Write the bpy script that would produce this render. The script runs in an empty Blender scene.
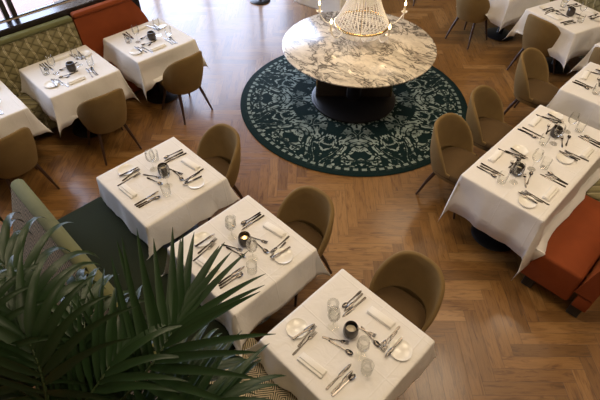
import bpy, bmesh, math, random
from mathutils import Vector, Matrix, noise
PI = math.pi
R = math.radians
scn = bpy.context.scene
COL = scn.collection

# ------------------------------------------------------------------ materials
class NT:
    """small node-graph helper"""
    def __init__(s, name):
        s.m = bpy.data.materials.new(name); s.m.use_nodes = True
        s.t = s.m.node_tree; s.t.nodes.clear()
        s.out = s.t.nodes.new('ShaderNodeOutputMaterial')
    def n(s, typ, **kw):
        nd = s.t.nodes.new(typ)
        for k, v in kw.items(): setattr(nd, k, v)
        return nd
    def l(s, a, b): s.t.links.new(a, b)
    def put(s, sock, v):
        if isinstance(v, (int, float, tuple, list)): sock.default_value = v
        else: s.l(v, sock)
    def math(s, op, a, b=None, c=None, clamp=False):
        nd = s.n('ShaderNodeMath', operation=op, use_clamp=clamp)
        s.put(nd.inputs[0], a)
        if b is not None: s.put(nd.inputs[1], b)
        if c is not None: s.put(nd.inputs[2], c)
        return nd.outputs[0]
    def vmath(s, op, a, b=None):
        nd = s.n('ShaderNodeVectorMath', operation=op)
        s.put(nd.inputs[0], a)
        if b is not None: s.put(nd.inputs[1], b)
        return nd.outputs[0]
    def comb(s, x, y, z=0.0):
        nd = s.n('ShaderNodeCombineXYZ')
        for i, v in enumerate((x, y, z)): s.put(nd.inputs[i], v)
        return nd.outputs[0]
    def sep(s, v):
        nd = s.n('ShaderNodeSeparateXYZ'); s.l(v, nd.inputs[0]); return nd.outputs
    def obj(s): return s.n('ShaderNodeTexCoord').outputs['Object']
    def noise(s, v, scale, detail=2, rough=.5, dist=0.0):
        nd = s.n('ShaderNodeTexNoise'); s.put(nd.inputs['Vector'], v)
        nd.inputs['Scale'].default_value = scale; nd.inputs['Detail'].default_value = detail
        nd.inputs['Roughness'].default_value = rough; nd.inputs['Distortion'].default_value = dist
        return nd.outputs
    def ramp(s, f, stops, interp='LINEAR'):
        nd = s.n('ShaderNodeValToRGB'); s.l(f, nd.inputs[0]); cr = nd.color_ramp; cr.interpolation = interp
        while len(cr.elements) < len(stops): cr.elements.new(.5)
        for e, (p, c) in zip(cr.elements, stops):
            e.position = p; e.color = (*c, 1) if len(c) == 3 else c
        return nd.outputs[0]
    def mix(s, f, a, b, mode='MIX'):
        nd = s.n('ShaderNodeMix', data_type='RGBA', blend_type=mode)
        s.put(nd.inputs[0], f)
        for i, v in ((6, a), (7, b)):
            if isinstance(v, tuple): v = (*v, 1) if len(v) == 3 else v
            s.put(nd.inputs[i], v)
        return nd.outputs[2]
    def bsdf(s, col, rough=.5, metal=0.0, bump=None, bs=.2, bd=.01, sheen=0.0, sheentint=None, spec=.5, coat=0.0, coatr=.1, **kw):
        b = s.n('ShaderNodeBsdfPrincipled')
        if isinstance(col, tuple) and len(col) == 3: col = (*col, 1)
        s.put(b.inputs['Base Color'], col); s.put(b.inputs['Roughness'], rough)
        b.inputs['Metallic'].default_value = metal
        b.inputs['Specular IOR Level'].default_value = spec
        b.inputs['Sheen Weight'].default_value = sheen
        b.inputs['Sheen Roughness'].default_value = .4
        if sheentint: b.inputs['Sheen Tint'].default_value = (*sheentint, 1)
        b.inputs['Coat Weight'].default_value = coat
        b.inputs['Coat Roughness'].default_value = coatr
        for k, v in kw.items(): b.inputs[k].default_value = v
        if bump is not None:
            bp = s.n('ShaderNodeBump'); bp.inputs['Strength'].default_value = bs; bp.inputs['Distance'].default_value = bd
            s.l(bump, bp.inputs['Height']); s.l(bp.outputs[0], b.inputs['Normal'])
        s.l(b.outputs[0], s.out.inputs[0])
        return s.m

def m_plain(name, col, rough=.5, metal=0.0, var=.12, scale=9, bs=.05, **kw):
    t = NT(name); o = t.obj()
    f = t.noise(o, scale, 4, .6)[0]
    c = t.mix(f, tuple(x * (1 - var) for x in col), tuple(min(1, x * (1 + var)) for x in col))
    return t.bsdf(c, rough, metal, bump=t.noise(o, scale * 6, 2)[0], bs=bs, bd=.004, **kw)

def m_velvet(name, col, var=.25, sheen=.45, tint=None):
    t = NT(name); o = t.obj()
    f = t.noise(o, 4.5, 3, .6, .6)[0]
    c = t.mix(f, tuple(x * (1 - var) for x in col), tuple(min(1, x * (1 + var)) for x in col))
    return t.bsdf(c, .85, bump=t.noise(o, 220, 1)[0], bs=.15, bd=.002, sheen=sheen, sheentint=tint or tuple(min(1, x * 3 + .1) for x in col), spec=.2)

def m_wood_floor():
    t = NT('oak_herringbone'); o = t.obj(); x, y, z = t.sep(o)
    w = .098; n = 6.0; c = .70710678 / w
    px = t.math('ADD', t.math('MULTIPLY', t.math('ADD', x, y), c), 400.35)     # planks lie at 45 degrees to the tables
    py = t.math('ADD', t.math('MULTIPLY', t.math('SUBTRACT', y, x), c), 400.6)
    i = t.math('FLOOR', px); j = t.math('FLOOR', py)
    k = t.math('FLOORED_MODULO', t.math('SUBTRACT', i, j), 2 * n)
    horiz = t.math('LESS_THAN', k, n - .5)
    def sel(a, b): return t.math('ADD', t.math('MULTIPLY', horiz, a), t.math('MULTIPLY', t.math('SUBTRACT', 1.0, horiz), b))
    fx = t.math('SUBTRACT', px, i); fy = t.math('SUBTRACT', py, j)
    jo = t.math('SUBTRACT', 2 * n - 1, k)
    along = sel(t.math('ADD', fx, k), t.math('ADD', fy, jo))
    across = sel(fy, fx)
    ida = sel(t.math('SUBTRACT', i, k), i)
    idb = sel(j, t.math('SUBTRACT', j, jo))
    wn = t.n('ShaderNodeTexWhiteNoise', noise_dimensions='3D'); t.l(t.comb(ida, idb, horiz), wn.inputs['Vector'])
    rnd = wn.outputs[0]; rc = t.sep(wn.outputs[1])
    gv = t.comb(t.math('ADD', t.math('MULTIPLY', along, .16), t.math('MULTIPLY', rnd, 37.0)),
                t.math('ADD', across, t.math('MULTIPLY', rc[1], 19.0)), rc[2])
    g1 = t.noise(gv, 3.2, 6, .62, .9)[0]
    g2 = t.noise(t.vmath('MULTIPLY', gv, (1.0, 6.0, 1.0)), 4.0, 3, .6, .3)[0]
    base = t.ramp(rnd, [(0, (.165, .080, .022)), (.15, (.205, .098, .026)), (.7, (.26, .128, .035)), (1, (.32, .172, .058))])
    gr = t.ramp(g1, [(.30, (.46, .38, .30)), (.5, (1, 1, 1)), (.72, (1.0, 1.0, 1.0))])
    col = t.mix(1.0, base, gr, 'MULTIPLY')
    fine = t.ramp(g2, [(.35, (.74, .70, .66)), (.55, (1, 1, 1))])
    col = t.mix(.9, col, fine, 'MULTIPLY')
    e1 = t.math('MINIMUM', across, t.math('SUBTRACT', 1.0, across))
    e2 = t.math('MINIMUM', along, t.math('SUBTRACT', n, along))
    e = t.math('MINIMUM', e1, e2)
    gap = t.math('DIVIDE', e, .035, clamp=True)
    col = t.mix(t.math('MULTIPLY', t.math('SUBTRACT', 1.0, gap), .65), col, (.05, .024, .01))
    tilt = t.math('MULTIPLY', t.math('SUBTRACT', rc[0], .5), t.math('MULTIPLY', across, 1.2))
    h = t.math('ADD', t.math('ADD', gap, t.math('MULTIPLY', g2, .22)), tilt)
    rough = t.math('ADD', .30, t.math('MULTIPLY', g1, .12))
    return t.bsdf(col, rough, bump=h, bs=.22, bd=.003, spec=.5, coat=.26, coatr=.15)

def m_rug():
    t = NT('damask_rug'); o = t.obj(); x, y, z = t.sep(o)
    r = t.math('SQRT', t.math('ADD', t.math('MULTIPLY', x, x), t.math('MULTIPLY', y, y)))
    th = t.math('ADD', t.math('ARCTAN2', y, x), PI / 4 + 2 * PI)
    tf = t.math('PINGPONG', th, PI / 8)
    fx = t.math('MULTIPLY', r, t.math('COSINE', tf)); fy = t.math('MULTIPLY', r, t.math('SINE', tf))
    P = t.comb(fx, fy, 0.0)
    N = t.noise(P, 3.1, 2.0, .5, 2.0)[0]
    N2 = t.noise(P, 7.0, 1.0, .5, 1.5)[0]
    s1 = t.math('SINE', t.math('MULTIPLY', N, 33.0))
    s2 = t.math('SINE', t.math('MULTIPLY', N2, 26.0))
    v = t.math('ADD', s1, t.math('MULTIPLY', s2, .55))
    pat = t.math('MULTIPLY', t.math('SUBTRACT', v, .28), 2.4, clamp=True)
    big = t.noise(P, 3.4, 1.0)[0]
    pat = t.math('MULTIPLY', pat, t.math('MULTIPLY', t.math('SUBTRACT', big, .30), 5.0, clamp=True))
    def band(a, b):
        return t.math('MULTIPLY', t.math('GREATER_THAN', r, a), t.math('LESS_THAN', r, b))
    # plain ring, dashed line, scroll border and dark rim
    plain = t.math('SUBTRACT', 1.0, t.math('MULTIPLY', band(1.145, 1.18), .85))
    rim = t.math('LESS_THAN', r, 1.352)
    dark_in = t.math('SUBTRACT', 1.0, t.math('MULTIPLY', band(1.285, 1.352), .95))
    pat = t.math('MULTIPLY', t.math('MULTIPLY', pat, plain), t.math('MULTIPLY', rim, dark_in))
    dash = t.math('MULTIPLY', t.math('GREATER_THAN', t.math('SINE', t.math('MULTIPLY', th, 88.0)), -.25), band(1.288, 1.322))
    pat = t.math('MAXIMUM', pat, t.math('MULTIPLY', dash, .8))
    wear = t.noise(o, 3.0, 4, .6)[0]
    light = t.mix(wear, (.16, .23, .22), (.38, .43, .37))
    dark = t.mix(t.noise(o, 40, 2)[0], (.0035, .012, .012), (.007, .021, .020))
    col = t.mix(pat, dark, light)
    return t.bsdf(col, .9, bump=t.math('ADD', t.noise(o, 260, 1)[0], pat), bs=.35, bd=.004, spec=.12)

def m_marble():
    t = NT('veined_marble'); o = t.obj()
    w = t.noise(o, 1.6, 4, .6, .4)[1]
    p = t.vmath('ADD', t.vmath('MULTIPLY', o, (1.0, 2.1, 1.0)), t.vmath('MULTIPLY', t.vmath('SUBTRACT', w, (.5, .5, .5)), (.95, .95, .95)))
    def vein(scale, width, off):
        nn = t.noise(t.vmath('ADD', p, (off, off * .7, 0)), scale, 5, .55, .5)[0]
        d = t.math('ABSOLUTE', t.math('SUBTRACT', nn, .5))
        return t.math('SUBTRACT', 1.0, t.math('DIVIDE', d, width, clamp=True))
    v1 = vein(1.7, .045, 3.1); v2 = vein(3.2, .042, 8.3); v3 = vein(8.0, .03, 1.7)
    m1 = t.math('MULTIPLY', t.math('SUBTRACT', t.noise(o, 2.2, 3)[0], .30), 5.0, clamp=True)
    m2 = t.math('MULTIPLY', t.math('SUBTRACT', t.noise(t.vmath('ADD', o, (5, 2, 0)), 2.6, 3)[0], .36), 6.0, clamp=True)
    v = t.math('MAXIMUM', t.math('MULTIPLY', v1, m1), t.math('MULTIPLY', v2, m2))
    v = t.math('MAXIMUM', v, t.math('MULTIPLY', t.math('MULTIPLY', v3, m2), .35))
    cloud = t.noise(p, 2.4, 5, .6)[0]
    base = t.ramp(cloud, [(.3, (.50, .43, .34)), (.48, (.74, .66, .53)), (.7, (.82, .75, .62))])
    col = t.mix(t.math('MULTIPLY', v, .93), base, (.030, .022, .019))
    return t.bsdf(col, .20, spec=.5)

def m_chevron():
    t = NT('chevron_weave'); x, y, z = t.sep(t.obj())
    s = t.math('SUBTRACT', y, t.math('MULTIPLY', z, 1.0))
    tri = t.math('PINGPONG', t.math('ADD', x, 20.0), .075)
    tri2 = t.math('PINGPONG', t.math('ADD', s, 20.0), .15)
    ph = t.math('ADD', t.math('MULTIPLY', tri, 1.0), t.math('MULTIPLY', tri2, .8))
    st = t.math('FRACT', t.math('DIVIDE', ph, .0165))
    f = t.math('GREATER_THAN', st, .5)
    c = t.mix(f, (.52, .42, .27), (.060, .060, .032))
    c = t.mix(.3, c, t.ramp(t.noise(t.obj(), 30, 3)[0], [(.3, (.6, .6, .6)), (.7, (1, 1, 1))]), 'MULTIPLY')
    return t.bsdf(c, .85, spec=.15, sheen=.1)

def m_quilt():
    """olive bench fabric: pale ogee lines over darker diamond creases (coordinates: along the bench, height)"""
    t = NT('quilted_olive_weave'); x, y, z = t.sep(t.obj())
    a = t.math('ADD', t.math('ADD', x, y), 30.0)
    wob = t.math('MULTIPLY', t.math('SINE', t.math('MULTIPLY', z, 2 * PI / .24)), .008)
    k = t.math('FRACT', t.math('DIVIDE', t.math('ADD', a, wob), .118))
    d = t.math('MULTIPLY', t.math('ABSOLUTE', t.math('SUBTRACT', k, .5)), .118)
    pale = t.math('SUBTRACT', 1.0, t.math('DIVIDE', t.math('ABSOLUTE', t.math('SUBTRACT', d, .006)), .005, clamp=True))
    def crease(sg):
        q = t.math('FRACT', t.math('DIVIDE', t.math('ADD', t.math('MULTIPLY', a, .85), t.math('MULTIPLY', z, sg)), .10))
        return t.math('MULTIPLY', t.math('ABSOLUTE', t.math('SUBTRACT', q, .5)), 2.0)
    c1 = crease(1.0); c2 = crease(-1.0)
    hgt = t.math('MINIMUM', t.math('SUBTRACT', 1.0, t.math('POWER', c1, 4.0)), t.math('SUBTRACT', 1.0, t.math('POWER', c2, 4.0)))
    base = t.mix(t.noise(t.obj(), 6, 3)[0], (.19, .165, .075), (.27, .235, .12))
    base = t.mix(t.math('SUBTRACT', 1.0, hgt), base, (.11, .092, .04))
    col = t.mix(t.math('MULTIPLY', pale, .8), base, (.62, .55, .34))
    return t.bsdf(col, .8, bump=hgt, bs=.6, bd=.012, spec=.2, sheen=.2)

def m_glass(name, tint=(1, 1, 1), refl=.9):
    t = NT(name)
    tr = t.n('ShaderNodeBsdfTransparent'); tr.inputs[0].default_value = (*tint, 1)
    gl = t.n('ShaderNodeBsdfGlossy'); gl.inputs['Roughness'].default_value = .03
    lw = t.n('ShaderNodeLayerWeight'); lw.inputs[0].default_value = .22
    mx = t.n('ShaderNodeMixShader')
    t.l(t.math('MULTIPLY', lw.outputs['Fresnel'], refl), mx.inputs[0])
    t.l(tr.outputs[0], mx.inputs[1]); t.l(gl.outputs[0], mx.inputs[2]); t.l(mx.outputs[0], t.out.inputs[0])
    return t.m

def m_emit(name, col, s):
    t = NT(name); e = t.n('ShaderNodeEmission'); e.inputs[0].default_value = (*col, 1); e.inputs[1].default_value = s
    t.l(e.outputs[0], t.out.inputs[0]); return t.m

def m_leaf():
    t = NT('palm_leaf'); o = t.obj()
    f = t.noise(o, 5, 3)[0]
    c = t.mix(f, (.008, .022, .008), (.022, .050, .014))
    return t.bsdf(c, .42, spec=.4, bump=t.noise(t.vmath('MULTIPLY', o, (40, 40, 40)), 1.0, 1)[0], bs=.05, bd=.002, **{'Subsurface Weight': 0.0})

M = {}
M['floor'] = m_wood_floor(); M['rug'] = m_rug(); M['marble'] = m_marble()
M['chevron'] = m_chevron(); M['quilt'] = m_quilt(); M['leaf'] = m_leaf()
M['plaster'] = m_plain('warm_plaster', (.34, .26, .18), .9)
def m_linen():
    t = NT('pressed_white_linen'); o = t.obj(); x, y, z = t.sep(o)
    def crease(c, off):
        d = t.math('ABSOLUTE', t.math('SUBTRACT', c, off))
        return t.math('SUBTRACT', 1.0, t.math('DIVIDE', d, .006, clamp=True))
    w = t.noise(o, 3.0, 2)[0]; wob = t.math('MULTIPLY', t.math('SUBTRACT', w, .5), .02)
    h = t.math('MAXIMUM', t.math('MAXIMUM', crease(t.math('ADD', x, wob), .015), crease(t.math('ADD', y, wob), -.02)), t.math('MAXIMUM', crease(t.math('ADD', x, wob), .31), crease(t.math('ADD', y, wob), .33)))
    soft = t.noise(t.vmath('ADD', o, t.vmath('MULTIPLY', t.noise(o, 4, 2)[1], (.15, .15, .15))), 7.0, 3, .55, .8)[0]
    hh = t.math('ADD', t.math('MULTIPLY', h, .25), soft)
    c = t.mix(t.noise(o, 14, 3)[0], (.73, .70, .65), (.78, .75, .70))
    return t.bsdf(c, .85, bump=hh, bs=.5, bd=.012, spec=.2, sheen=.1)
M['linen'] = m_linen()
M['ceiling'] = m_plain('dark_brown_ceiling', (.10, .07, .05), .8)
M['napkin'] = m_plain('napkin_linen', (.80, .77, .70), .85, var=.03, scale=20, spec=.2)
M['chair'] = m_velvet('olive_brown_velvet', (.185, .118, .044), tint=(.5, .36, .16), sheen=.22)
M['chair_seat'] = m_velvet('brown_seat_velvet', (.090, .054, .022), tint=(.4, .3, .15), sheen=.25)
M['leg'] = m_plain('dark_walnut', (.045, .022, .014), .35, scale=16)
M['rust'] = m_velvet('rust_velvet', (.20, .043, .010), tint=(.6, .2, .06), sheen=.25)
M['green'] = m_velvet('dark_green_velvet', (.013, .018, .006), tint=(.2, .25, .1), sheen=.12)
M['olive'] = m_velvet('olive_velvet', (.125, .125, .050), tint=(.4, .42, .2), sheen=.2)
M['black'] = m_plain('black_lacquer', (.012, .011, .011), .35)
M['sill'] = m_plain('dark_stained_sill', (.018, .014, .013), .22)
M['bronze'] = m_plain('smoked_bronze', (.11, .088, .070), .18, .25)
M['brass'] = m_plain('polished_brass', (.72, .56, .30), .25, 1.0)
M['steel'] = m_plain('polished_steel', (.20, .18, .16), .22, 1.0, bs=.02)
M['china'] = m_plain('cream_china', (.82, .79, .71), .18, var=.02, bs=.0)
M['glass'] = m_glass('drinking_glass', (.98, .98, .97), .5); M['pane'] = m_glass('window_glass', (.97, .98, 1.0), .6)
M['smoke'] = m_plain('smoked_candle_glass', (.050, .042, .036), .15)
M['wax'] = m_plain('candle_wax', (.62, .54, .40), .5)
M['crystal'] = m_plain('crystal_beads', (.86, .82, .74), .08, spec=.9, bs=0)
M['bulb'] = m_emit('lit_bulb', (1.0, .72, .36), 26.0)
M['flame'] = m_emit('candle_flame', (1.0, .55, .18), 7.0)
M['lamp'] = m_emit('ceiling_lamp_glow', (1.0, .72, .42), 3.0)
M['stem'] = m_plain('palm_stem', (.035, .055, .018), .45)
M['trunk'] = m_plain('palm_trunk', (.07, .05, .03), .9)
M['pot'] = m_plain('dark_pot', (.03, .028, .026), .5)
M['soil'] = m_plain('potting_soil', (.03, .02, .012), .95)
M['paving'] = m_plain('pink_paving', (.24, .14, .105), .8, scale=3)
M['frame'] = m_plain('dark_window_frame', (.02, .016, .014), .4)

# ------------------------------------------------------------------ mesh helpers
def obj(name, bm, mat, parent=None, smooth=True, loc=None):
    me = bpy.data.meshes.new(name); bm.normal_update(); bm.to_mesh(me); bm.free()
    me.materials.append(M[mat])
    if smooth:
        for p in me.polygons: p.use_smooth = True
        try: me.set_sharp_from_angle(angle=R(50))
        except Exception: pass
    o = bpy.data.objects.new(name, me); COL.objects.link(o)
    if parent: o.parent = parent
    if loc: o.location = loc
    return o
def tag(o, label=None, cat=None, group=None, kind=None):
    if label: o['label'] = label
    if cat: o['category'] = cat
    if group: o['group'] = group
    if kind: o['kind'] = kind
    return o
def thing(name, label, cat, loc=(0, 0, 0), rz=0, group=None):
    o = bpy.data.objects.new(name, None); COL.objects.link(o); o.empty_display_size = .1
    o.location = loc; o.rotation_euler = (0, 0, rz); return tag(o, label, cat, group)
def copy_tree(o, parent=None):
    c = o.copy(); COL.objects.link(c); c.parent = parent
    for ch in list(o.children): copy_tree(ch, c)
    return c
def box(bm, lo, hi, bev=0.0, seg=2, mtx=None):
    r = bmesh.ops.create_cube(bm, size=1.0); vs = r['verts']
    for v in vs:
        v.co = Vector([(lo[i] + hi[i]) / 2 + v.co[i] * (hi[i] - lo[i]) for i in range(3)])
    if bev:
        es = list({e for v in vs for e in v.link_edges})
        b = bmesh.ops.bevel(bm, geom=es, offset=bev, segments=seg, profile=.5, affect='EDGES')
        vs = list({v for f in b['faces'] for v in f.verts} | {v for v in vs if v.is_valid})
    if mtx:
        bmesh.ops.transform(bm, matrix=mtx, verts=vs)
    return bm
def lathe(bm, prof, n=24, ctr=(0, 0, 0)):
    rings = []
    for r, z in prof:
        if r < 1e-5: rings.append([bm.verts.new((ctr[0], ctr[1], ctr[2] + z))])
        else: rings.append([bm.verts.new((ctr[0] + r * math.cos(2 * PI * i / n), ctr[1] + r * math.sin(2 * PI * i / n), ctr[2] + z)) for i in range(n)])
    for a, b in zip(rings, rings[1:]):
        for i in range(n):
            j = (i + 1) % n
            if len(a) == 1 and len(b) == 1: continue
            if len(a) == 1: bm.faces.new((a[0], b[j], b[i]))
            elif len(b) == 1: bm.faces.new((a[i], a[j], b[0]))
            else: bm.faces.new((a[i], a[j], b[j], b[i]))
    return bm
def tube(bm, pts, rad, n=8, cap=True):
    pts = [Vector(p) for p in pts]; k = len(pts)
    rad = rad if isinstance(rad, (list, tuple)) else [rad] * k
    rings = []
    ref = Vector((0, 0, 1))
    for i, p in enumerate(pts):
        d = (pts[min(i + 1, k - 1)] - pts[max(i - 1, 0)]).normalized()
        if abs(d.dot(ref)) > .95: ref = Vector((1, 0, 0))
        a = d.cross(ref).normalized(); b = d.cross(a)
        ref = a.cross(d) if a.cross(d).length > .1 else ref
        rings.append([bm.verts.new(p + rad[i] * (math.cos(2 * PI * q / n) * a + math.sin(2 * PI * q / n) * b)) for q in range(n)])
    for a, b in zip(rings, rings[1:]):
        for q in range(n): bm.faces.new((a[q], a[(q + 1) % n], b[(q + 1) % n], b[q]))
    if cap:
        bm.faces.new(rings[0][::-1]); bm.faces.new(rings[-1])
    return bm
def grid(bm, P, closed=False):
    vs = [[bm.verts.new(p) for p in row] for row in P]
    for a, b in zip(vs, vs[1:]):
        m = len(a)
        for i in range(m if closed else m - 1):
            bm.faces.new((a[i], a[(i + 1) % m], b[(i + 1) % m], b[i]))
    return vs
def prism(bm, poly, x0, x1):
    """polygon in (y, z), extruded along x"""
    a = [bm.verts.new((x0, y, z)) for y, z in poly]; b = [bm.verts.new((x1, y, z)) for y, z in poly]
    n = len(poly); bm.faces.new(a); bm.faces.new(b[::-1])
    for i in range(n): bm.faces.new((a[i], b[i], b[(i + 1) % n], a[(i + 1) % n]))
    bmesh.ops.recalc_face_normals(bm, faces=bm.faces[:]); return bm
def nb(): return bmesh.new()

# ------------------------------------------------------------------ camera
cam_d = bpy.data.cameras.new('camera'); cam = bpy.data.objects.new('camera', cam_d); COL.objects.link(cam)
cam_d.sensor_width = 36.0; cam_d.lens = 470.0 / 600 * 36
cam.location = (0, 0, 3.391)
cam.rotation_euler = (Matrix.Rotation(R(45), 4, 'Z') @ Matrix.Rotation(R(90 - 46.379), 4, 'X') @ Matrix.Rotation(R(.36), 4, 'Z')).to_euler()
cam_d.clip_start = .05; scn.camera = cam

# ------------------------------------------------------------------ room shell
def S(name, bm, mat): return tag(obj(name, bm, mat, smooth=False), kind='structure')
X0, X1, Y0, Y1, ZC = -5.80, 5.0, -4.0, 10.5, 5.6
S('floor', box(nb(), (-7.9, Y0, -.10), (X1, Y1, 0)), 'floor')
S('ceiling', box(nb(), (-7.9, Y0, ZC), (X1, Y1, ZC + .15)), 'ceiling')
S('wall_right', box(nb(), (X1, Y0, 0), (X1 + .2, Y1, ZC)), 'plaster')
S('wall_far', box(nb(), (-7.9, Y1, 0), (X1, Y1 + .2, ZC)), 'plaster')
S('wall_near', box(nb(), (X0, Y0 - .2, 0), (X1, Y0, ZC)), 'plaster')
b = nb()
XW = -5.57; XD = -7.7                                            # the glazed entrance lies further out than the bench wall
DY0, DY1, DZ = 3.0, 7.4, 3.2
WY0, WY1, WZ0, WZ1 = -1.6, 2.5, 1.09, 2.1            # window over the sill
xa, xb = XW - .09, XW
box(b, (xa, Y0, 0), (xb, WY1, WZ0)); box(b, (xa, Y0, WZ1), (xb, WY1, ZC)); box(b, (xa, Y0, WZ0), (xb, WY0, WZ1))
box(b, (xa, WY1, 0), (xb, 2.655, ZC))
S('wall_left', b, 'plaster')
b = nb(); box(b, (XD - .2, 2.42, 0), (xa, 2.62, ZC)); S('wall_return', b, 'plaster')
b = nb(); box(b, (XD - .2, 2.62, 0), (XD, DY0, ZC)); box(b, (XD - .2, DY0, DZ), (XD, DY1, ZC)); box(b, (XD - .2, DY1, 0), (XD, Y1, ZC))
S('wall_entrance', b, 'plaster')
b = nb(); box(b, (XW + .001, -2.2, 0), (-5.47, 2.655, 1.02)); S('trim_1', b, 'sill')
b = nb(); box(b, (XW + .001, -2.2, 1.021), (-5.40, 2.655, 1.088), .012); S('trim_2', b, 'sill')
w = S('window_1', box(nb(), (xa + .02, WY0, WZ0), (xb - .02, WY1, WZ0 + .012)), 'frame')
b = nb(); box(b, (xa + .02, WY0, WZ1 - .08), (xb - .02, WY1, WZ1))
for y in (WY0, -.1, 1.18, 1.26, WY1 - .06): box(b, (xa + .02, y, WZ0 + .012), (xb - .02, y + .05, WZ1))
o = obj('window_frame', b, 'frame', w, False)
obj('window_pane', box(nb(), (xa + .042, WY0 + .02, WZ0 + .013), (xa + .048, WY1 - .02, WZ1 - .04)), 'pane', w, False)
d = S('door_1', box(nb(), (XD - .16, DY0, DZ - .08), (XD - .04, DY1, DZ)), 'frame')
b = nb()
for k in range(5): box(b, (XD - .14, DY0 + (DY1 - DY0 - .07) * k / 4, 0), (XD - .06, DY0 + (DY1 - DY0 - .07) * k / 4 + .07, DZ - .08))
obj('door_frame', b, 'frame', d, False)
obj('door_pane', box(nb(), (XD - .105, DY0 + .06, .01), (XD - .095, DY1 - .06, DZ - .08)), 'pane', d, False)
b = nb(); box(b, (-18, -9, -.25), (XW - .12, 16, -.12)); tag(obj('pavement', b, 'paving', None, False), kind='structure')

# ------------------------------------------------------------------ lamps
def area(name, loc, size, power, col, rot=(0, 0, 0), shape='DISK', sy=None):
    l = bpy.data.lights.new(name, 'AREA'); l.shape = shape; l.size = size; l.energy = power; l.color = col
    if sy: l.size_y = sy
    o = bpy.data.objects.new(name, l); COL.objects.link(o); o.location = loc; o.rotation_euler = rot; return o
WARM = (1.0, .80, .57)
LAMP_SPOTS = [(-3.9, .9, 75), (-1.3, 1.6, 75), (1.8, -1.0, 60), (1.6, 2.2, 60), (-.9, 4.4, 75), (-3.2, 3.4, 55), (-.9, 7.0, 70), (2.2, 5.2, 45), (-3.6, 7.2, 45)]
for k, (lx, ly, pw) in enumerate(LAMP_SPOTS):
    b = nb(); lathe(b, [(0, -.005), (.64, -.005), (.66, -.03), (.70, -.03), (.70, .0)], 28)
    root = thing('ceiling_light', 'round warm ceiling light fixed above the dining room', 'lamp', (lx, ly, ZC - .001), 0, 'ceiling lights over the dining room')
    obj('lamp_rim', b, 'brass', root)
    area('ceiling_lamp', (lx, ly, ZC - .05), 1.28, pw, WARM)

wld = bpy.data.worlds.new('sky'); scn.world = wld; wld.use_nodes = True
bgn = wld.node_tree.nodes['Background']; bgn.inputs[0].default_value = (.66, .76, 1.0, 1); bgn.inputs[1].default_value = 14.0
for (y0, y1, z0, z1) in ((WY0, WY1, WZ0, WZ1), (DY0, DY1, 0, DZ)):
    l = area('daylight_portal', ((xa if z0 > 0 else XD - .2) - .02, (y0 + y1) / 2, (z0 + z1) / 2), z1 - z0, 1, (1, 1, 1), (0, R(-90), 0), 'RECTANGLE', y1 - y0)
    l.data.cycles.is_portal = True

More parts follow.
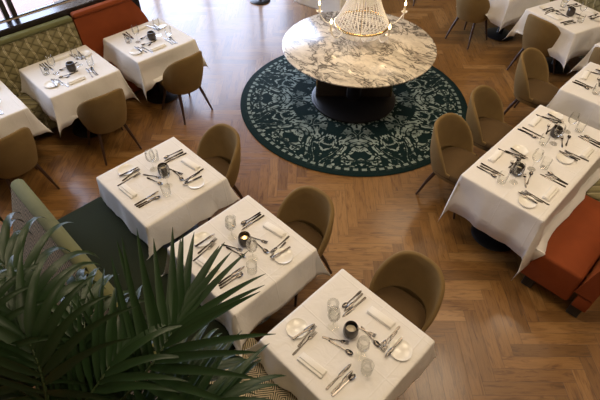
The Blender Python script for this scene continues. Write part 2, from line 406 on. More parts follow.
# ------------------------------------------------------------------ tables and cloths
TOP = .755
def make_table(name, label, cx, cy, hx=.36, hy=.36, rz=0.0, off=0.0):
    t = thing(name, label, 'table', (cx, cy, 0), rz)
    b = nb(); box(b, (-hx, -hy, .712), (hx, hy, .748), .006); obj('tabletop', b, 'leg', t)
    cols = [0.0] if hy < .5 else [-.36, .36]
    for q in cols:
        b = nb(); tube(b, [(0, q + off, .02), (0, q + off, .71)], .045, 16); obj('column', b, 'black', t)
        b = nb(); lathe(b, [(0, .0), (.20, .0), (.21, .012), (.19, .026), (.06, .040), (0, .041)], 32, (0, q + off, 0)); obj('base_plate', b, 'black', t)
    return t
def make_cloth(label, cx, cy, hx=.368, hy=.368, drop=.285, rz=0.0, seed=1, corners=None, group=None, rest=None):
    rnd = random.Random(seed)
    cor = {}
    for sx in (-1, 1):
        for sy in (-1, 1):
            cor[(sx, sy)] = (rnd.uniform(.24, .40), rnd.uniform(-.5, .5), rnd.uniform(.95, 1.10))
    if corners: cor.update(corners)
    def axis(h):
        inner = [-h + .02, *[(-h + .02) + (2 * h - .04) * i / 14 for i in range(1, 14)], h - .02]
        out = [.004, .008, .014, .03, .06, .09, .12, .15, .18, .21, .24, .265, drop]
        return [-h - q for q in out[::-1]] + [-h] + inner + [h] + [h + q for q in out]
    ax, ay = axis(hx), axis(hy)
    off = Vector((seed * 7.3, seed * 3.1, 0))
    def rip(s, t):     # soft vertical folds of the hanging linen
        return (noise.noise(Vector((s * 5.0, t * 1.5, 0)) + off) * .038 + noise.noise(Vector((s * 11.0, t * 2.0, 4)) + off) * .016) * min(1, t / .15)
    def side_out(t, s, key, c, near):
        return .008 * (1 - math.exp(-t / .008)) + t * (.05 + .20 * near ** 2 * c[0]) + rip(s + 10 * key, t)
    def P(x, y):
        sx = 1 if x > 0 else -1; sy = 1 if y > 0 else -1
        ex, ey = max(0, abs(x) - hx), max(0, abs(y) - hy)
        if ex == 0 and ey == 0:
            return Vector((x, y, TOP + .0015 * noise.noise(Vector((x * 4, y * 4, 0)) + off)))
        c = cor[(sx, sy)]
        if ex == 0 or ey == 0:
            t = ex + ey; s = y if ex > 0 else x; h = hy if ex > 0 else hx
            near = max(0, 1 - (h - abs(s)) / .22)                     # the sides swing out beside each corner fold
            o = side_out(t, s, (1 if ex > 0 else 2) * (sx if ex > 0 else sy), c, near)
            z = TOP - t + .004 * (1 - math.exp(-t / .006)) + .03 * c[0] * near ** 2 * t
            return Vector((x if ex == 0 else sx * (hx + o), y if ey == 0 else sy * (hy + o), z))
        r = math.hypot(ex, ey); ph = math.atan2(ey, ex)
        hmax, tw, ln = c
        k = 1 - abs(ph - PI / 4) / (PI / 4)
        k = k * k * (3 - 2 * k) * .5 + k * .5
        r *= 1 - .16 * math.sin(2 * ph) ** 2
        h = hmax * k
        az = PI / 4 + tw * k
        if ph < PI / 4: bx, by = side_out(r, sy * hy, sx, c, 1) * (1 - k), 0
        else: bx, by = 0, side_out(r, sx * hx, 2 * sy, c, 1) * (1 - k)
        z = TOP - r * math.sqrt(max(.05, 1 - h * h)) * (1 + (ln - 1) * k) + .004 * (1 - math.exp(-r / .006)) + .03 * c[0] * r * (1 - k)
        curl = 1 + .35 * k * (r / drop - .6)
        return Vector((sx * (hx + bx + r * h * math.cos(az) * curl), sy * (hy + by + r * h * math.sin(az) * curl), z))
    def PR(x, y):
        p = P(x, y)
        for ax_, lim, lo, hi in (rest or ()):                        # linen that reaches a seat lies on it
            c, q = p[ax_], p[1 - ax_]
            if (c > lim > 0 or c < lim < 0) and lo < q < hi and p.z < .478:
                ex = .478 - p.z; p.z = .478 + .0015 * noise.noise(Vector((x * 30, y * 30, 0)))
                p[ax_] += ex * .5 * (1 if lim > 0 else -1)
        return p
    b = nb(); grid(b, [[PR(x, y) for y in ay] for x in ax])
    o = obj('tablecloth', b, 'linen', None)
    for p in o.data.polygons: p.use_smooth = True
    o.location = (cx, cy, 0); o.rotation_euler = (0, 0, rz)
    md = o.modifiers.new('cloth_thickness', 'SOLIDIFY'); md.thickness = .002; md.offset = -1
    return tag(o, label, 'tablecloth', group)

# ------------------------------------------------------------------ tableware prototypes (lying along +y, z = 0 at the cloth)
def strip(bm, prof, th=.0022):
    """flat bar: prof = (y, halfwidth, z)"""
    lo = [[Vector((-w, y, z)), Vector((w, y, z))] for y, w, z in prof]
    a = [(bm.verts.new(p[0]), bm.verts.new(p[1])) for p in lo]
    c = [(bm.verts.new(p[0] * 1 + Vector((.15 * (p[1] - p[0]).x, 0, th))), bm.verts.new(p[1] - Vector((.15 * (p[1] - p[0]).x, 0, -th)))) for p in lo]
    for i in range(len(a) - 1):
        bm.faces.new((a[i][0], a[i + 1][0], a[i + 1][1], a[i][1])); bm.faces.new((c[i][0], c[i][1], c[i + 1][1], c[i + 1][0]))
        bm.faces.new((a[i][0], c[i][0], c[i + 1][0], a[i + 1][0])); bm.faces.new((a[i][1], a[i + 1][1], c[i + 1][1], c[i][1]))
    for i in (0, -1): bm.faces.new((a[i][0], a[i][1], c[i][1], c[i][0]))
def knife_mesh(L=.215, name='knife'):
    b = nb(); strip(b, [(-L / 2, .006, .001), (-L / 2 + .012, .0085, .001), (-.02, .0065, .001), (0, .0055, .001)], .005)
    strip(b, [(0, .006, .001), (.012, .0105, .001), (L / 2 - .035, .0105, .001), (L / 2 - .012, .007, .001), (L / 2, .002, .001)], .002)
    return b
def fork_mesh(L=.20):
    b = nb()
    strip(b, [(-L / 2, .006, .001), (-L / 2 + .015, .0085, .001), (-.02, .004, .004), (.03, .0032, .008)], .003)
    strip(b, [(.03, .0034, .008), (.042, .011, .005), (.056, .0125, .002)], .0025)
    for q in (-.0105, -.0035, .0035, .0105):
        n0 = len(b.verts); strip(b, [(.055, .0021, .002), (.075, .0019, .003), (L / 2, .0012, .009)], .002)
        b.verts.ensure_lookup_table()
        for v in b.verts[n0:]: v.co.x += q
    return b
def spoon_mesh(L=.20):
    b = nb()
    strip(b, [(-L / 2, .006, .001), (-L / 2 + .015, .0085, .001), (-.02, .004, .004), (.035, .0035, .008)], .003)
    n0 = len(b.verts)
    rows = []
    for i in range(7):
        f = i / 6; row = []
        for q in range(14):
            a = 2 * PI * q / 14; row.append(Vector((.015 * f * math.cos(a), .060 + .026 * f * math.sin(a), .001 + .008 * f * f)))
        rows.append(row)
    grid(b, rows, True)
    r2 = [[p + Vector((0, 0, .0015)) for p in row] for row in rows]; grid(b, r2[::-1], True)
    bmesh.ops.remove_doubles(b, verts=b.verts[n0:] if False else b.verts, dist=1e-5)
    return b
def plate_mesh(r=.068):
    return lathe(nb(), [(0, 0), (r * .6, 0), (r * .66, .002), (r, .011), (r, .0135), (r * .7, .005), (0, .004)], 36)
def napkin_mesh():
    b = nb(); box(b, (-.03, -.09, 0), (.03, .09, .014), .006, 3)
    box(b, (-.026, -.085, .0135), (.012, .088, .021), .003, 2)
    return b
def glass_mesh(k=1.0):
    b = nb(); s = k
    lathe(b, [(0, 0), (.033 * s, 0), (.033 * s, .0015), (.008 * s, .005), (.0038, .014), (.0038, .078 * s), (.012 * s, .088 * s), (.030 * s, .105 * s), (.0385 * s, .135 * s),
              (.035 * s, .175 * s), (.0315 * s, .198 * s), (.030 * s, .198 * s), (.0335 * s, .175 * s), (.037 * s, .135 * s), (.0285 * s, .107 * s), (.008 * s, .091 * s), (0, .089 * s)], 24)
    return b
def tumbler_mesh():
    return lathe(nb(), [(0, 0), (.030, 0), (.033, .004), (.037, .095), (.0355, .095), (.0315, .010), (0, .008)], 24)
def shared(bm, name, mat):
    o = obj(name, bm, mat); me = o.data; bpy.data.objects.remove(o); return me
ME = {'dinner_knife': shared(knife_mesh(), 'dinner_knife', 'steel'), 'bread_knife': shared(knife_mesh(.17), 'bread_knife', 'steel'),
      'dinner_fork': shared(fork_mesh(.205), 'dinner_fork', 'steel'), 'starter_fork': shared(fork_mesh(.175), 'starter_fork', 'steel'),
      'starter_knife': shared(knife_mesh(.185), 'starter_knife', 'steel'),
      'soup_spoon': shared(spoon_mesh(.195), 'soup_spoon', 'steel'), 'dessert_spoon': shared(spoon_mesh(.165), 'dessert_spoon', 'steel'),
      'dessert_fork': shared(fork_mesh(.165), 'dessert_fork', 'steel'),
      'bread_plate': shared(plate_mesh(), 'bread_plate', 'china'), 'napkin': shared(napkin_mesh(), 'napkin', 'napkin'),
      'wine_glass': shared(glass_mesh(), 'wine_glass', 'glass'), 'water_glass': shared(tumbler_mesh(), 'water_glass', 'glass')}
CATS = {'dinner_knife': 'knife', 'bread_knife': 'knife', 'starter_knife': 'knife', 'dinner_fork': 'fork', 'starter_fork': 'fork', 'dessert_fork': 'fork',
        'soup_spoon': 'spoon', 'dessert_spoon': 'spoon', 'bread_plate': 'plate', 'napkin': 'napkin', 'wine_glass': 'glass', 'water_glass': 'glass'}
def candle_holder(label, loc, lit=False):
    t = thing('candle_holder', label, 'candle', loc, 0, 'candle holders on the dining tables'); t.scale = (1.1, 1.1, 1.15)
    b = nb(); lathe(b, [(0, 0), (.030, 0), (.038, .006), (.043, .03), (.041, .062), (.035, .078), (.032, .078), (.038, .060), (.039, .03), (.034, .012), (0, .010)], 28)
    obj('glass_cup', b, 'smoke', t)
    b = nb(); lathe(b, [(0, .011), (.029, .011), (.029, .045), (.026, .047), (.004, .045), (0, .045)], 20); obj('tealight', b, 'wax', t)
    if lit:
        b = nb(); lathe(b, [(0, .046), (.010, .050), (.013, .056), (.004, .068), (0, .074)], 12); obj('flame', b, 'flame', t)
    return t

# what lies on one pair of places: name, local x, y, turn (degrees), words.  Bench side faces +y, chair side faces -y.
def setting(side):
    s = 1 if side == 'bench' else -1
    items = [('bread_plate', -.262, -.165, 0, 'cream bread plate'), ('bread_knife', -.222, -.155, -3, 'small knife across the plate'),
             ('dinner_fork', -.160, -.205, 4, 'long steel fork'), ('starter_fork', -.187, -.165, 8, 'short steel fork'),
             ('napkin', -.045, -.265, -86, 'folded white napkin'),
             ('dinner_knife', .118, -.205, -4, 'long steel knife'), ('starter_knife', .147, -.215, -1, 'short steel knife'), ('soup_spoon', .174, -.22, -5, 'steel spoon'),
             ('wine_glass', .125, -.01, 0, 'clear stemmed wine glass'), ('water_glass', .205, -.075, 0, 'clear water tumbler')]
    return [(n, s * x, s * y, a + (0 if s > 0 else 180), w) for n, x, y, a, w in items]
CENTRE = [('dessert_fork', -.055, -.045, -62, 'small centre fork beside the candle, bench side'), ('dessert_spoon', .0, -.06, -75, 'small centre spoon beside the candle, bench side'),
          ('dessert_spoon', .075, .105, -95, 'small centre spoon beside the candle, chair side'), ('dessert_fork', .02, .12, -70, 'small centre fork beside the candle, chair side')]
Z_IT = TOP + .003
CAM_INV = (Matrix.Translation(cam.location) @ cam.rotation_euler.to_matrix().to_4x4()).inverted()
def in_view(p):                                                      # tableware the photo shows nothing of is left out
    q = CAM_INV @ Vector(p); x, y = 470 * q.x / -q.z, 470 * q.y / -q.z
    return abs(x) < 318 and abs(y) < 215
LIFT = {'bread_knife': .0145, 'starter_fork': 0, 'soup_spoon': 0}
def lay(cx, cy, rz, where, phrase, only=('bench', 'chair'), seed=0, lit=False, bench_word='bench side', chair_word='chair side'):
    """tableware for two facing places on one square of table"""
    rnd = random.Random(seed); Rm = Matrix.Rotation(rz, 3, 'Z')
    def put(n, x, y, a, words, z=0.0):
        p = Rm @ Vector((x + rnd.uniform(-.008, .008), y + rnd.uniform(-.010, .010), 0)) + Vector((cx, cy, Z_IT + z))
        if not in_view(p): return
        o = bpy.data.objects.new(n, ME[n]); COL.objects.link(o); o.location = p
        o.rotation_euler = (0, 0, rz + R(a + rnd.uniform(-5, 5)))
        tag(o, words + ' ' + phrase, CATS[n], {'knife': 'table knives', 'fork': 'table forks', 'spoon': 'table spoons', 'plate': 'bread plates', 'napkin': 'folded napkins', 'glass': 'glasses on the tables'}[CATS[n]])
    for side in only:
        sw = bench_word if side == 'bench' else chair_word
        for n, x, y, a, w in setting(side): put(n, x, y, a, w + ', ' + sw + ',', LIFT.get(n, 0))
    for n, x, y, a, w in CENTRE: put(n, x, y, a, w.replace('bench side', bench_word).replace('chair side', chair_word))
    p = Rm @ Vector((-.017, .045, 0)) + Vector((cx, cy, Z_IT))
    if in_view(p): candle_holder(('smoked glass candle holder with glowing candle ' if lit else 'smoked glass candle holder ') + phrase, p, lit)

A = (-2.741, 1.150); B = (-1.728, 1.152); C = (-.744, 1.156); D = (-4.815, 1.377); E = (-4.805, 2.338); Z = (-4.82, .41)
R1 = (-.700, 3.62); R0 = (-.690, 5.10)
F = (-1.68, 6.44); G = (-2.66, 6.72); F2 = (-.70, 6.16); FR = R(-16)
make_table('dining_table', 'square dining table under the white cloth over the dark green bench end', *A)
make_table('dining_table', 'square dining table under the white cloth with the glowing candle', *B)
make_table('dining_table', 'square dining table under the nearest white cloth, in the foreground', *C)
make_table('dining_table', 'square dining table under white cloth before the quilted olive bench, fully in view', *D)
make_table('dining_table', 'square dining table under white cloth before the rust bench at upper left', *E)
make_table('dining_table', 'square dining table under the white cloth cut off by the left picture edge', *Z)
make_table('long_dining_table', 'long dining table for four under white cloth beside the right rust bench', *R1, hx=.34, hy=.69)
make_table('dining_table', 'square dining table under white cloth just beyond the long right-hand table', *R0, hx=.34)
make_table('dining_table', 'square dining table under white cloth at top right with an olive chair tucked in', *F, rz=FR, off=.12)
make_table('dining_table', 'square dining table under white cloth at the top edge, left of its row', *G, rz=FR, off=.12)
make_table('dining_table', 'square dining table under white cloth cut off by the right picture edge', *F2, rz=FR, off=.12)
make_cloth('white cloth on the table over the dark green bench end', *A, seed=3, drop=.27, rest=[(1, -.28, -9, 9)], corners={(-1, -1): (.12, .0, .75)})
make_cloth('white cloth on the table with the glowing candle, middle of the front row', *B, seed=8, drop=.30, rest=[(1, -.28, -9, 9)])
make_cloth('white cloth on the foreground table, nearest the camera', *C, seed=5, drop=.28, rest=[(1, -.28, -9, 9)], corners={(1, 1): (.20, .25, .80), (-1, -1): (.42, -.2, .8)})
make_cloth('white cloth on the table before the quilted olive bench, fully in view', *D, seed=11, drop=.33, rest=[(0, -.10, -9, 9), (0, .30, -.27, .27)])
make_cloth('white cloth on the table before the rust bench at upper left', *E, seed=13, drop=.35, rest=[(0, -.10, -9, 9), (0, .30, -.27, .27)])
make_cloth('white cloth on the table cut off by the left picture edge', *Z, seed=17, drop=.30, rest=[(0, -.10, -9, 9), (0, .30, -.27, .27)])
make_cloth('long white cloth on the table for four beside the right rust bench', *R1, hx=.348, hy=.700, seed=21, drop=.40, rest=[(0, .33, -.72, 9)], corners={(1, -1): (.36, .60, 1.22), (-1, -1): (.14, .2, 1.22)})
make_cloth('white cloth on the table just beyond the long right-hand table', *R0, hx=.348, seed=24, drop=.34, rest=[(0, .33, -9, 9)])
make_cloth('white cloth at top right behind an olive tucked-in chair', *F, rz=FR, seed=27, drop=.36, rest=[(1, .36, -9, 9), (1, -.30, -.36, .16)])
make_cloth('white cloth at the top edge on the left table of its row', *G, rz=FR, seed=31, drop=.36, rest=[(1, .36, -9, 9), (1, -.30, -.36, .16)])
make_cloth('white cloth cut off by the right picture edge', *F2, rz=FR, seed=33, drop=.34, rest=[(1, .36, -9, 9), (1, -.30, -.36, .16)])
lay(*A, 0, 0, 'on the table over the dark green bench', seed=1)
lay(*B, 0, 0, 'on the middle table of the front row', seed=2, lit=True)
lay(*C, 0, 0, 'on the foreground table', seed=3)
SD = R(-90)
lay(*D, SD, 0, 'on the table before the quilted bench', seed=4)
lay(*E, SD, 0, 'on the table before the upper-left rust bench', seed=5)
lay(*Z, SD, 0, 'on the table cut by the left edge', seed=6)
lay(R1[0], R1[1] - .35, R(90), 0, 'on the long table, near half', seed=7)
lay(R1[0], R1[1] + .35, R(90), 0, 'on the long table, far half', seed=8)
lay(*R0, R(90), 0, 'on the table beyond the long one', seed=9)
lay(*F, FR + PI, 0, 'on the top right table', seed=10)
lay(*G, FR + PI, 0, 'on the top edge table', seed=12)
lay(*F2, FR + PI, 0, 'on the table cut by the right edge', seed=14)
# a further table beyond the round one, seen only by its hanging hem
H = (-4.36, 5.09)
make_table('dining_table', 'table under white cloth behind the chandelier, cut off by the top edge', *H)
make_cloth('white cloth hem hanging behind the chandelier at the top edge', *H, seed=41)

# ------------------------------------------------------------------ chairs (front towards -y)
def make_chair(label):
    t = thing('dining_chair', label, 'chair', (0, 0, 0), 0, 'upholstered barrel chairs')
    def sup(th, rx, ry, n=2.35):
        c, s = math.sin(th), math.cos(th)         # th = 0 points to the back (+y)
        k = (abs(c) ** n + abs(s) ** n) ** (-1 / n)
        return rx * c * k, ry * s * k
    TH = R(104); NT_ = 44
    zb = .355
    rows = []
    for i in range(NT_ + 1):
        th = -TH + 2 * TH * i / NT_; u = abs(th) / TH
        zt = .462 + .366 * (max(0, 1 - (u / .90) ** 3.0)) ** .95
        tk = .034 * (1 - .35 * u ** 4)
        prof = []
        def pt(rx, ry, z):
            f = max(0, min(1, (z - zb) / .45))
            x, y = sup(th, rx * (.80 + .20 * math.sin(min(1, f * 1.5) * PI / 2)), ry * (.82 + .18 * math.sin(min(1, f * 1.6) * PI / 2)))
            return Vector((x, y + .035 * f * max(0, math.cos(th)), z))
        oz = [zb, zb + (zt - zb) * .10, zb + (zt - zb) * .25, zb + (zt - zb) * .45, zb + (zt - zb) * .65, zb + (zt - zb) * .82, zt - .016]
        for z in oz: prof.append(pt(.255, .262, z))
        prof.append(pt(.255 - tk * .15, .262 - tk * .15, zt - .005)); prof.append(pt(.255 - tk * .5, .262 - tk * .5, zt)); prof.append(pt(.255 - tk * .85, .262 - tk * .85, zt - .005))
        for z in oz[::-1][:-2]: prof.append(pt(.255 - tk, .262 - tk, max(z, .42) if z < zt - .02 else z))
        rows.append(prof)
    b = nb(); vs = grid(b, rows)
    for row in (vs[0], vs[-1]):
        try: b.faces.new(row)
        except Exception: pass
    bmesh.ops.recalc_face_normals(b, faces=b.faces[:])
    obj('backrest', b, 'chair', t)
    # seat cushion with a domed top
    def ring(k, z, dy=-.02):
        return [Vector((math.sin(a) * (abs(math.sin(a)) ** 2.8 + abs(math.cos(a)) ** 2.8) ** (-1 / 2.8) * .218 * k,
                        math.cos(a) * (abs(math.sin(a)) ** 2.8 + abs(math.cos(a)) ** 2.8) ** (-1 / 2.8) * .225 * k + dy, z)) for a in [2 * PI * i / 40 for i in range(40)]]
    b = nb(); rs = [ring(.93, .385), ring(1.0, .40), ring(1.005, .43), ring(.98, .452), ring(.93, .462), ring(.7, .468), ring(.35, .471), ring(.02, .472)]
    v = grid(b, rs, True); b.faces.new(v[0]); b.faces.new(v[-1][::-1]); bmesh.ops.recalc_face_normals(b, faces=b.faces[:])
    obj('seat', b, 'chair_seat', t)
    b = nb(); rs = [ring(.80, .335), ring(.86, .345), ring(.90, .384)]; v = grid(b, rs, True); b.faces.new(v[0]); b.faces.new(v[-1]); bmesh.ops.recalc_face_normals(b, faces=b.faces[:])
    obj('seat_base', b, 'chair', t)
    for sx in (-1, 1):
        for sy in (-1, 1):
            b = nb(); tube(b, [(sx * .135, sy * .13 - .01, .342), (sx * .165, sy * .17, .2), (sx * .205, sy * .225, 0)], [.019, .016, .010], 12)
            obj('leg', b, 'leg', t)
    return t
first = [None]
def chair(x, y, rz, label):
    if first[0] is None: first[0] = make_chair(label); o = first[0]
    else: o = copy_tree(first[0])
    o.location = (x, y, 0); o.rotation_euler = (0, 0, R(rz)); o['label'] = label
    return o
chair(-2.79, 1.64, -4, 'olive-brown barrel chair beside the dark green bench table, facing away from the rug')
chair(-1.67, 1.63, 2, 'olive-brown barrel chair at the middle table with the glowing candle')
chair(-.73, 1.68, 3, 'olive-brown barrel chair at the foreground table, nearest the camera')
chair(-4.31, 1.39, -94, 'olive-brown barrel chair seen from behind at the quilted bench table')
chair(-4.33, 2.38, -88, 'olive-brown barrel chair seen from behind at the upper-left rust bench table')
chair(-4.32, .43, -86, 'olive-brown barrel chair seen from behind, cut off by the left edge')
chair(-1.29, 3.38, 88, 'barrel chair at the near end of the long table, nearest the rug')
chair(-1.31, 4.03, 92, 'barrel chair at the far place of the long table, second of three')
chair(-1.33, 5.07, 90, 'barrel chair with its back to the round table, farthest of the right-hand three')
chair(-1.80, 6.18, 180 - 12, 'barrel chair seen from behind, tucked under the top right table')
chair(-2.90, 6.36, 180 - 6, 'barrel chair seen from behind at the top edge, next to a hanging white cloth')
chair(-.88, 5.93, 180 - 16, 'barrel chair cut off by the right edge at the top right corner')
chair(-4.25, 6.99, -15, 'chair of which only a dark leg shows at the top edge')

# ------------------------------------------------------------------ benches
def rbox_poly(y0, y1, z0, z1, r=.03, n=4):
    pts = []
    for (cy, cz, a0) in ((y1 - r, z0 + r, -90), (y1 - r, z1 - r, 0), (y0 + r, z1 - r, 90), (y0 + r, z0 + r, 180)):
        for i in range(n + 1):
            a = R(a0 + 90 * i / n); pts.append((cy + r * math.cos(a), cz + r * math.sin(a)))
    return pts
def cushion(x0, x1, y0, y1, z0, z1, r=.035):
    b = nb(); box(b, (x0, y0, z0), (x1, y1, z1), r, 4); return b
# front row bench (its back to the palm): dark green part, then the chevron part
def bench(name, label, loc, rz, L, seat_mat, back_mat, outer_mat, roll_mat, depth=.60, backz=.93, seatz=.46, roll=.05, roll_y=.27, rake=True, feet=True, bench_end=None):
    """built along +x from 0 to L; sitters face +y"""
    t = thing(name, label, 'bench', loc, rz, None)
    sy0, sy1 = .36, .36 + depth - .10
    obj('seat', cushion(0, L, .345, sy1, .27, seatz), seat_mat, t)
    b = nb(); box(b, (.015, .16, .11), (L - .015, sy1 - .02, .268), .01); obj('seat_base', b, seat_mat, t)
    b = nb(); prism(b, [(.345, .30), (.345, seatz), (.31, backz), (.235, backz), (.20, .30)], .004, L - .004); obj('backrest', b, back_mat, t)
    if rake:
        b = nb(); prism(b, [(.198, .30), (.233, backz), (.222, backz + .005), (-.10, .12), (-.10, .10), (.15, .10)], .004, L - .004); obj('back_panel', b, outer_mat, t)
    b = nb(); n = 18
    pts = [(0 + roll * .15, roll_y, backz + roll * .4), (roll * .5, roll_y, backz + roll * .4), (L - roll * .5, roll_y, backz + roll * .4), (L - roll * .15, roll_y, backz + roll * .4)]
    tube(b, pts, [roll * .75, roll, roll, roll * .75], n); obj('top_roll', b, roll_mat, t)
    if feet:
        for fx in (.08, L - .14):
            for fy in (.22, sy1 - .12):
                b = nb(); box(b, (fx, fy, 0), (fx + .06, fy + .06, .109), .008); obj('foot', b, 'black', t)
    return t
bench('bench_seat', 'dark green velvet bench with rolled olive top behind the palm leaves', (-3.24, 0, 0), 0, 1.90, 'green', 'green', 'chevron', 'olive')
bench('bench_seat', 'bench with chevron patterned seat under the foreground table', (-1.32, 0, 0), 0, 1.90, 'chevron', 'chevron', 'chevron', 'olive')

# window benches on the left: sitters face +x, so turn the +y-facing bench by -90
def wall_bench(name, label, x_back, y0, y1, seat_mat, back_mat, top_mat, rz, topz=.98, rounded=False, seat_depth=.52, solid=False):
    """runs along local x, sitters face local +y, back plane at local y = 0"""
    L = y1 - y0
    t = thing(name, label, 'bench', (x_back, y1, 0) if rz < 0 else (x_back, y0, 0), rz, None)
    zs0 = .14 if solid else .28
    obj('seat', cushion(.003, L - .003, .155, .155 + seat_depth, zs0, .46, .025), seat_mat, t)
    b = nb(); box(b, (.01, .01, .14 if solid else .10), (L - .01, .12 if solid else .13 + seat_depth, .278), .01); obj('seat_base', b, seat_mat, t)
    fh = .139 if solid else .099
    for fx in (.04, L - .12):
        for fy in ((.03, seat_depth) if solid else (.03, .13)):
            b = nb(); box(b, (fx, fy, 0), (fx + .09, fy + .09, fh), .008); obj('foot', b, 'black', t)
    # leaning back; its free end is rounded off at the top where it stands open
    nz, nx = 14, 30
    front, rear = [], []
    zs = [.30 + (topz - .30) * i / nz for i in range(nz + 1)]
    def edge(f):      # how far the end pulls in towards the top
        return .18 * max(0, f - .25) ** 2.2 / .75 ** 2.2 if rounded else 0.0
    def loop(z, f):
        yo = .155 - .075 * f; x_lo = .002 + (edge(f) if rounded else 0); x_hi = L - .002
        pts = []
        for i in range(nx + 1): pts.append(Vector((x_lo + (x_hi - x_lo) * i / nx, yo, z)))
        for i in range(nx + 1): pts.append(Vector((x_hi - (x_hi - x_lo) * i / nx, .012, z)))
        return pts
    b = nb(); v = grid(b, [loop(z, i / nz) for i, z in enumerate(zs)], True); b.faces.new(v[0]); b.faces.new(v[-1]); bmesh.ops.recalc_face_normals(b, faces=b.faces[:])
    obj('backrest', b, back_mat, t)
    x_lo = .004 + edge(1.0)
    b = nb(); box(b, (x_lo, .004, topz + .002), (L - .002, .098, topz + .06), .025, 4); obj('top_roll', b, top_mat, t)
    return t
wall_bench('bench_seat', 'quilted olive bench with pale lines under the dark window sill', -5.395, -1.2, 1.755, 'quilt', 'quilt', 'olive', R(-90), seat_depth=.31)
wall_bench('bench_seat', 'rust velvet bench with curved end at upper left', -5.395, 1.765, 2.66, 'rust', 'rust', 'rust', R(-90), rounded=True, topz=1.0, seat_depth=.31)
wall_bench('bench_seat', 'rust velvet bench end beside the long table at right', .24, 2.90, 3.82, 'rust', 'rust', 'rust', R(90), topz=.80, seat_depth=.42, solid=True)
wall_bench('bench_seat', 'quilted olive bench beyond the rust bench at the right edge', .24, 3.83, 5.5, 'quilt', 'quilt', 'olive', R(90), topz=.86, seat_depth=.42)
t = wall_bench('bench_seat', 'quilted olive bench behind the top right tables', 0, 0, 4.0, 'quilt', 'quilt', 'olive', R(90), topz=.86, seat_depth=.36)
nv = Vector((math.sin(R(16)), math.cos(R(16)))); uv_ = Vector((math.cos(R(16)), -math.sin(R(16))))
p = Vector(F) + nv * .93 + uv_ * 1.7
t.location = (p.x, p.y, 0); t.rotation_euler = (0, 0, FR + PI)

# ------------------------------------------------------------------ rug, round marble table, chandelier
RC = (-3.051, 3.979)
o = obj('round_rug', lathe(nb(), [(0, .002), (1.395, .002), (1.405, .007), (1.395, .013), (0, .013)], 128), 'rug', None)
o.location = (*RC, 0); tag(o, 'round dark green damask rug with a dashed border under the marble table', 'rug')
t = thing('round_marble_table', 'large round veined marble table on a dark pedestal in the middle of the rug', 'table', (*RC, .014), 0)
o = obj('tabletop', lathe(nb(), [(0, .705), (.80, .705), (.862, .712), (.872, .722), (.872, .733), (.866, .738), (0, .738)], 128), 'marble', t)
b = nb(); lathe(b, [(0, 0), (.50, 0), (.52, .01), (.52, .028), (.50, .036), (0, .036)], 64); obj('base_disc', b, 'black', t)
b = nb(); tube(b, [(0, 0, .037), (0, 0, .70)], .085, 24); obj('column', b, 'black', t)
for k in range(2):
    mt = Matrix.Rotation(R(45 + 180 * k), 4, 'Z')
    b = nb(); box(b, (.09, -.012, .038), (.45, .012, .66), .003, 1, mt); f = obj('support_panel', b, 'bronze', t)
    b = nb(); box(b, (.451, -.016, .038), (.470, .016, .30), .003, 1, mt); obj('edge_strip', b, 'brass', f)
# chandelier hanging low over the marble
CH = (RC[0] - .03, RC[1] + .06, 0)
ch = thing('crystal_chandelier', 'lit crystal bead chandelier hanging low over the round marble table', 'chandelier', (CH[0], CH[1], .80), R(12))
ZR, RR = .17, .30
b = nb()
def ringtube(bm, r, z, rad, n=64, m=8):
    rows = []
    for i in range(n):
        a = 2 * PI * i / n
        rows.append([Vector(((r + rad * math.cos(2 * PI * q / m)) * math.cos(a), (r + rad * math.cos(2 * PI * q / m)) * math.sin(a), z + rad * math.sin(2 * PI * q / m))) for q in range(m)])
    rows.append(rows[0]); grid(bm, rows, True)
    bmesh.ops.remove_doubles(bm, verts=bm.verts[:], dist=1e-6)
ringtube(b, RR, ZR, .014); obj('ring', b, 'brass', ch)
b = nb(); ringtube(b, .10, .86, .012); obj('crown', b, 'brass', ch)
b = nb(); tube(b, [(0, 0, .02), (0, 0, .9), (0, 0, 1.3), (0, 0, ZC - .80)], .008, 10); obj('rod', b, 'brass', ch)
def beads(bm, pts, rad, step):
    pts = [Vector(p) for p in pts]; d = 0.0
    for a, c in zip(pts, pts[1:]):
        L = (c - a).length
        while d < L:
            q = a + (c - a) * (d / L)
            bmesh.ops.create_icosphere(bm, subdivisions=1, radius=rad, matrix=Matrix.Translation(q))
            d += step
        d -= L
NS = 40
for k in range(NS):
    a = 2 * PI * k / NS
    pts = []
    for i in range(13):
        f = i / 12; r = RR + (.10 - RR) * (1 - (1 - f) ** 2.2); z = ZR + (.86 - ZR) * f ** 1.0
        pts.append((r * math.cos(a), r * math.sin(a), z))
    b = nb(); beads(b, pts, .0092, .019); obj('bead_string', b, 'crystal', ch)
for k in range(28):
    a = 2 * PI * k / 28; pts = []
    for i in range(10):
        f = i / 9; th = f * PI / 2 * .93; pts.append((RR * math.cos(th) * .98 * math.cos(a), RR * math.cos(th) * .98 * math.sin(a), ZR - .01 - .155 * math.sin(th)))
    b = nb(); beads(b, pts, .0095, .020); obj('bowl_string', b, 'crystal', ch)
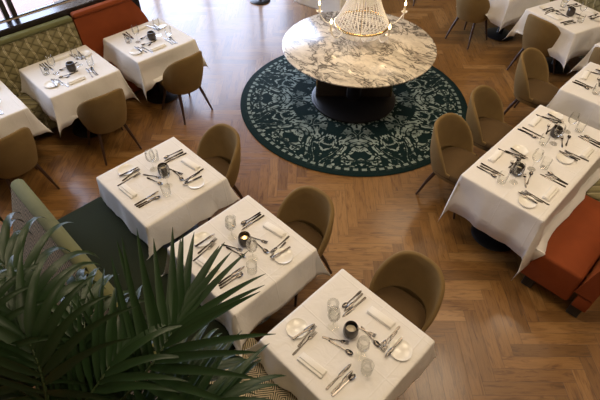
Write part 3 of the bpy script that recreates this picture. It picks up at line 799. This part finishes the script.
for k in range(5):
    a = R(-45 - 12 - 48 + 76 * k); c, s = math.cos(a), math.sin(a)
    pts = []
    for i in range(12):
        f = i / 11; r = RR + .19 * f; z = ZR - .06 * math.sin(f * PI) + .06 * f * f
        pts.append((r * c, r * s, z))
    b = nb(); tube(b, pts, .007, 8); arm = obj('arm', b, 'crystal', ch)
    x, y = (RR + .19) * c, (RR + .19) * s; z = ZR + .06
    b = nb(); lathe(b, [(0, -.004), (.012, 0), (.034, .014), (.036, .018), (.012, .010), (0, .010)], 16, (x, y, z)); obj('drip_pan', b, 'crystal', arm)
    b = nb(); tube(b, [(x, y, z + .011), (x, y, z + .085)], .011, 12); obj('candle_tube', b, 'wax', arm)
    b = nb(); lathe(b, [(0, .086), (.008, .089), (.012, .104), (.005, .128), (0, .140)], 12, (x, y, z)); obj('bulb', b, 'bulb', arm)
    b = nb(); beads(b, [(x, y, z - .012), (x, y, z - .07)], .006, .014); obj('drop', b, 'crystal', arm)
for k in range(4):
    l = bpy.data.lights.new('chandelier_bulb', 'POINT'); l.energy = 2.2; l.color = (1, .70, .38); l.shadow_soft_size = .03
    o = bpy.data.objects.new('chandelier_bulb', l); COL.objects.link(o)
    a = PI / 2 * k + .4; o.location = (CH[0] + .40 * math.cos(a), CH[1] + .40 * math.sin(a), .80 + ZR + .26)

# a dark foot at the far top edge
t = thing('host_stand', 'dark stand of which only the round foot shows at the top edge', 'stand', (-6.02, 5.05, 0))
b = nb(); lathe(b, [(0, 0), (.16, 0), (.17, .012), (.15, .03), (0, .031)], 32); obj('foot_disc', b, 'black', t)
b = nb(); tube(b, [(0, 0, .032), (0, 0, 1.05)], .03, 16); obj('post', b, 'black', t)
b = nb(); box(b, (-.22, -.17, 1.051), (.22, .17, 1.09), .008); obj('stand_top', b, 'leg', t)

# ------------------------------------------------------------------ potted palm beside the camera
PC = Vector((-1.22, -.42, 0))
palm = thing('potted_palm', 'large potted palm with dark drooping fronds in the lower left foreground', 'plant', PC)
b = nb(); lathe(b, [(0, 0), (.20, 0), (.22, .02), (.27, .48), (.28, .52), (.25, .52), (.24, .46), (0, .46)], 36); obj('pot', b, 'pot', palm)
b = nb(); lathe(b, [(0, .461), (.235, .461), (.12, .485), (0, .49)], 24); obj('soil', b, 'soil', palm)
rp = random.Random(4)
for k in range(3):
    a = 2 * PI * k / 3 + .4; b = nb()
    tube(b, [(.05 * math.cos(a), .05 * math.sin(a), .47), (.06 * math.cos(a), .06 * math.sin(a), .8), (.07 * math.cos(a), .07 * math.sin(a), 1.15)], [.034, .028, .02], 12)
    obj('trunk', b, 'trunk', palm)
def frond(P0, P1, P2, n=16, ln=.40, w=.019, droop=.5, t0=.25, a0=75, a1=22, lift=.25, seed=0, sides=(-1, 1)):
    rnd = random.Random(seed)
    P0, P1, P2 = (Vector(p) - PC for p in (P0, P1, P2))
    def cur(t): return P0 * (1 - t) ** 2 + P1 * 2 * t * (1 - t) + P2 * t * t
    def tan(t): return ((P1 - P0) * 2 * (1 - t) + (P2 - P1) * 2 * t).normalized()
    b = nb()
    for i in range(n):
        f = i / (n - 1); t = t0 + (1 - t0) * f
        c, T = cur(t), tan(t)
        side = T.cross(Vector((0, 0, 1)))
        side = side.normalized() if side.length > .15 else T.cross(Vector((1, 0, .3))).normalized()
        N = side.cross(T).normalized()
        for s in sides:
            al = R(a0 + (a1 - a0) * f + rnd.uniform(-6, 6))
            d = (T * math.cos(al) + side * (s * math.sin(al)) + N * (lift + rnd.uniform(-.08, .08))).normalized()
            L = ln * (.62 + .38 * math.sin(PI * min(1, .22 + f * .75))) * rnd.uniform(.88, 1.1)
            dr = droop * rnd.uniform(.6, 1.5); K = 9; p = c.copy(); rows = []
            for k in range(K + 1):
                g = k / K
                wd = w * (min(1, .35 + g * 3.2)) * (1 - max(0, g - .3) / .7) ** .75 + .0008
                W = d.cross(N); W = W.normalized() if W.length > .1 else side
                U = W.cross(d).normalized()
                if U.z < 0: U = -U
                rows.append([p - W * wd + U * wd * .35, p - U * wd * .05, p + W * wd + U * wd * .35])
                d = (d + Vector((0, 0, -1)) * dr * (g ** 1.3) * .55).normalized()
                p = p + d * (L / K)
            grid(b, rows)
    o = obj('frond', b, 'leaf', palm)
    b = nb(); tube(b, [cur(t / 14) for t in range(15)], [.011 - .0085 * t / 14 for t in range(15)], 8); obj('frond_stem', b, 'stem', o)
    return o
CR = Vector((-1.20, -.40, 1.12))
FR_LIST = [
    # control point, tip, leaf count, leaf length, droop, half width, start, first angle, seed
    ((-.80, .02, 1.68), (-1.03, .37, 1.72), 19, .50, .14, .0185, .38, 98, 1),
    ((-1.20, -.02, 1.78), (-2.03, -.06, 1.72), 19, .46, 1.15, .021, .30, 70, 2),
    ((-.98, .00, 1.74), (-1.47, .12, 1.64), 13, .34, 1.2, .018, .35, 72, 3),
    ((-1.02, -.12, 1.80), (-1.31, -.12, 1.86), 14, .44, .6, .019, .30, 70, 4),
    ((-.95, -.10, 1.72), (-1.10, .14, 1.66), 13, .42, .5, .018, .35, 70, 5),
    ((-1.30, -.35, 1.90), (-1.50, -.24, 1.84), 13, .42, .9, .019, .30, 72, 6),
    ((-.80, -.05, 1.50), (-.74, .30, 1.46), 14, .42, .45, .018, .35, 74, 7),
    ((-1.05, -.12, 1.52), (-1.20, .10, 1.46), 14, .36, .7, .018, .35, 72, 8),
    ((-1.35, -.25, 1.58), (-1.66, -.10, 1.48), 14, .36, .9, .018, .35, 72, 9),
    ((-.92, .0, 1.45), (-.95, .34, 1.34), 14, .40, .6, .018, .35, 72, 10),
    ((-1.45, -.40, 1.60), (-1.85, -.25, 1.50), 14, .42, .9, .018, .35, 72, 11),
    ((-1.60, -.60, 1.50), (-2.00, -.60, 1.40), 14, .40, 1.0, .018, .35, 72, 12),
    ((-1.15, -.85, 1.60), (-1.10, -1.15, 1.40), 14, .40, 1.0, .018, .35, 72, 13),
    ((-.75, -.55, 1.55), (-.45, -.60, 1.35), 14, .40, 1.0, .018, .35, 72, 14)]
for P1, P2, n, ln, dr, hw, st, an, sd in FR_LIST:
    frond(CR + Vector((rp.uniform(-.05, .05), rp.uniform(-.05, .05), 0)), P1, P2, n, ln, hw, dr, st, an, 14, seed=sd)

# ------------------------------------------------------------------ view
scn.cycles.transparent_max_bounces = 32
vs = scn.view_settings
vs.view_transform = 'Standard'; vs.look = 'None'; vs.gamma = 1.0; vs.use_curve_mapping = False
vs.exposure = -0.42
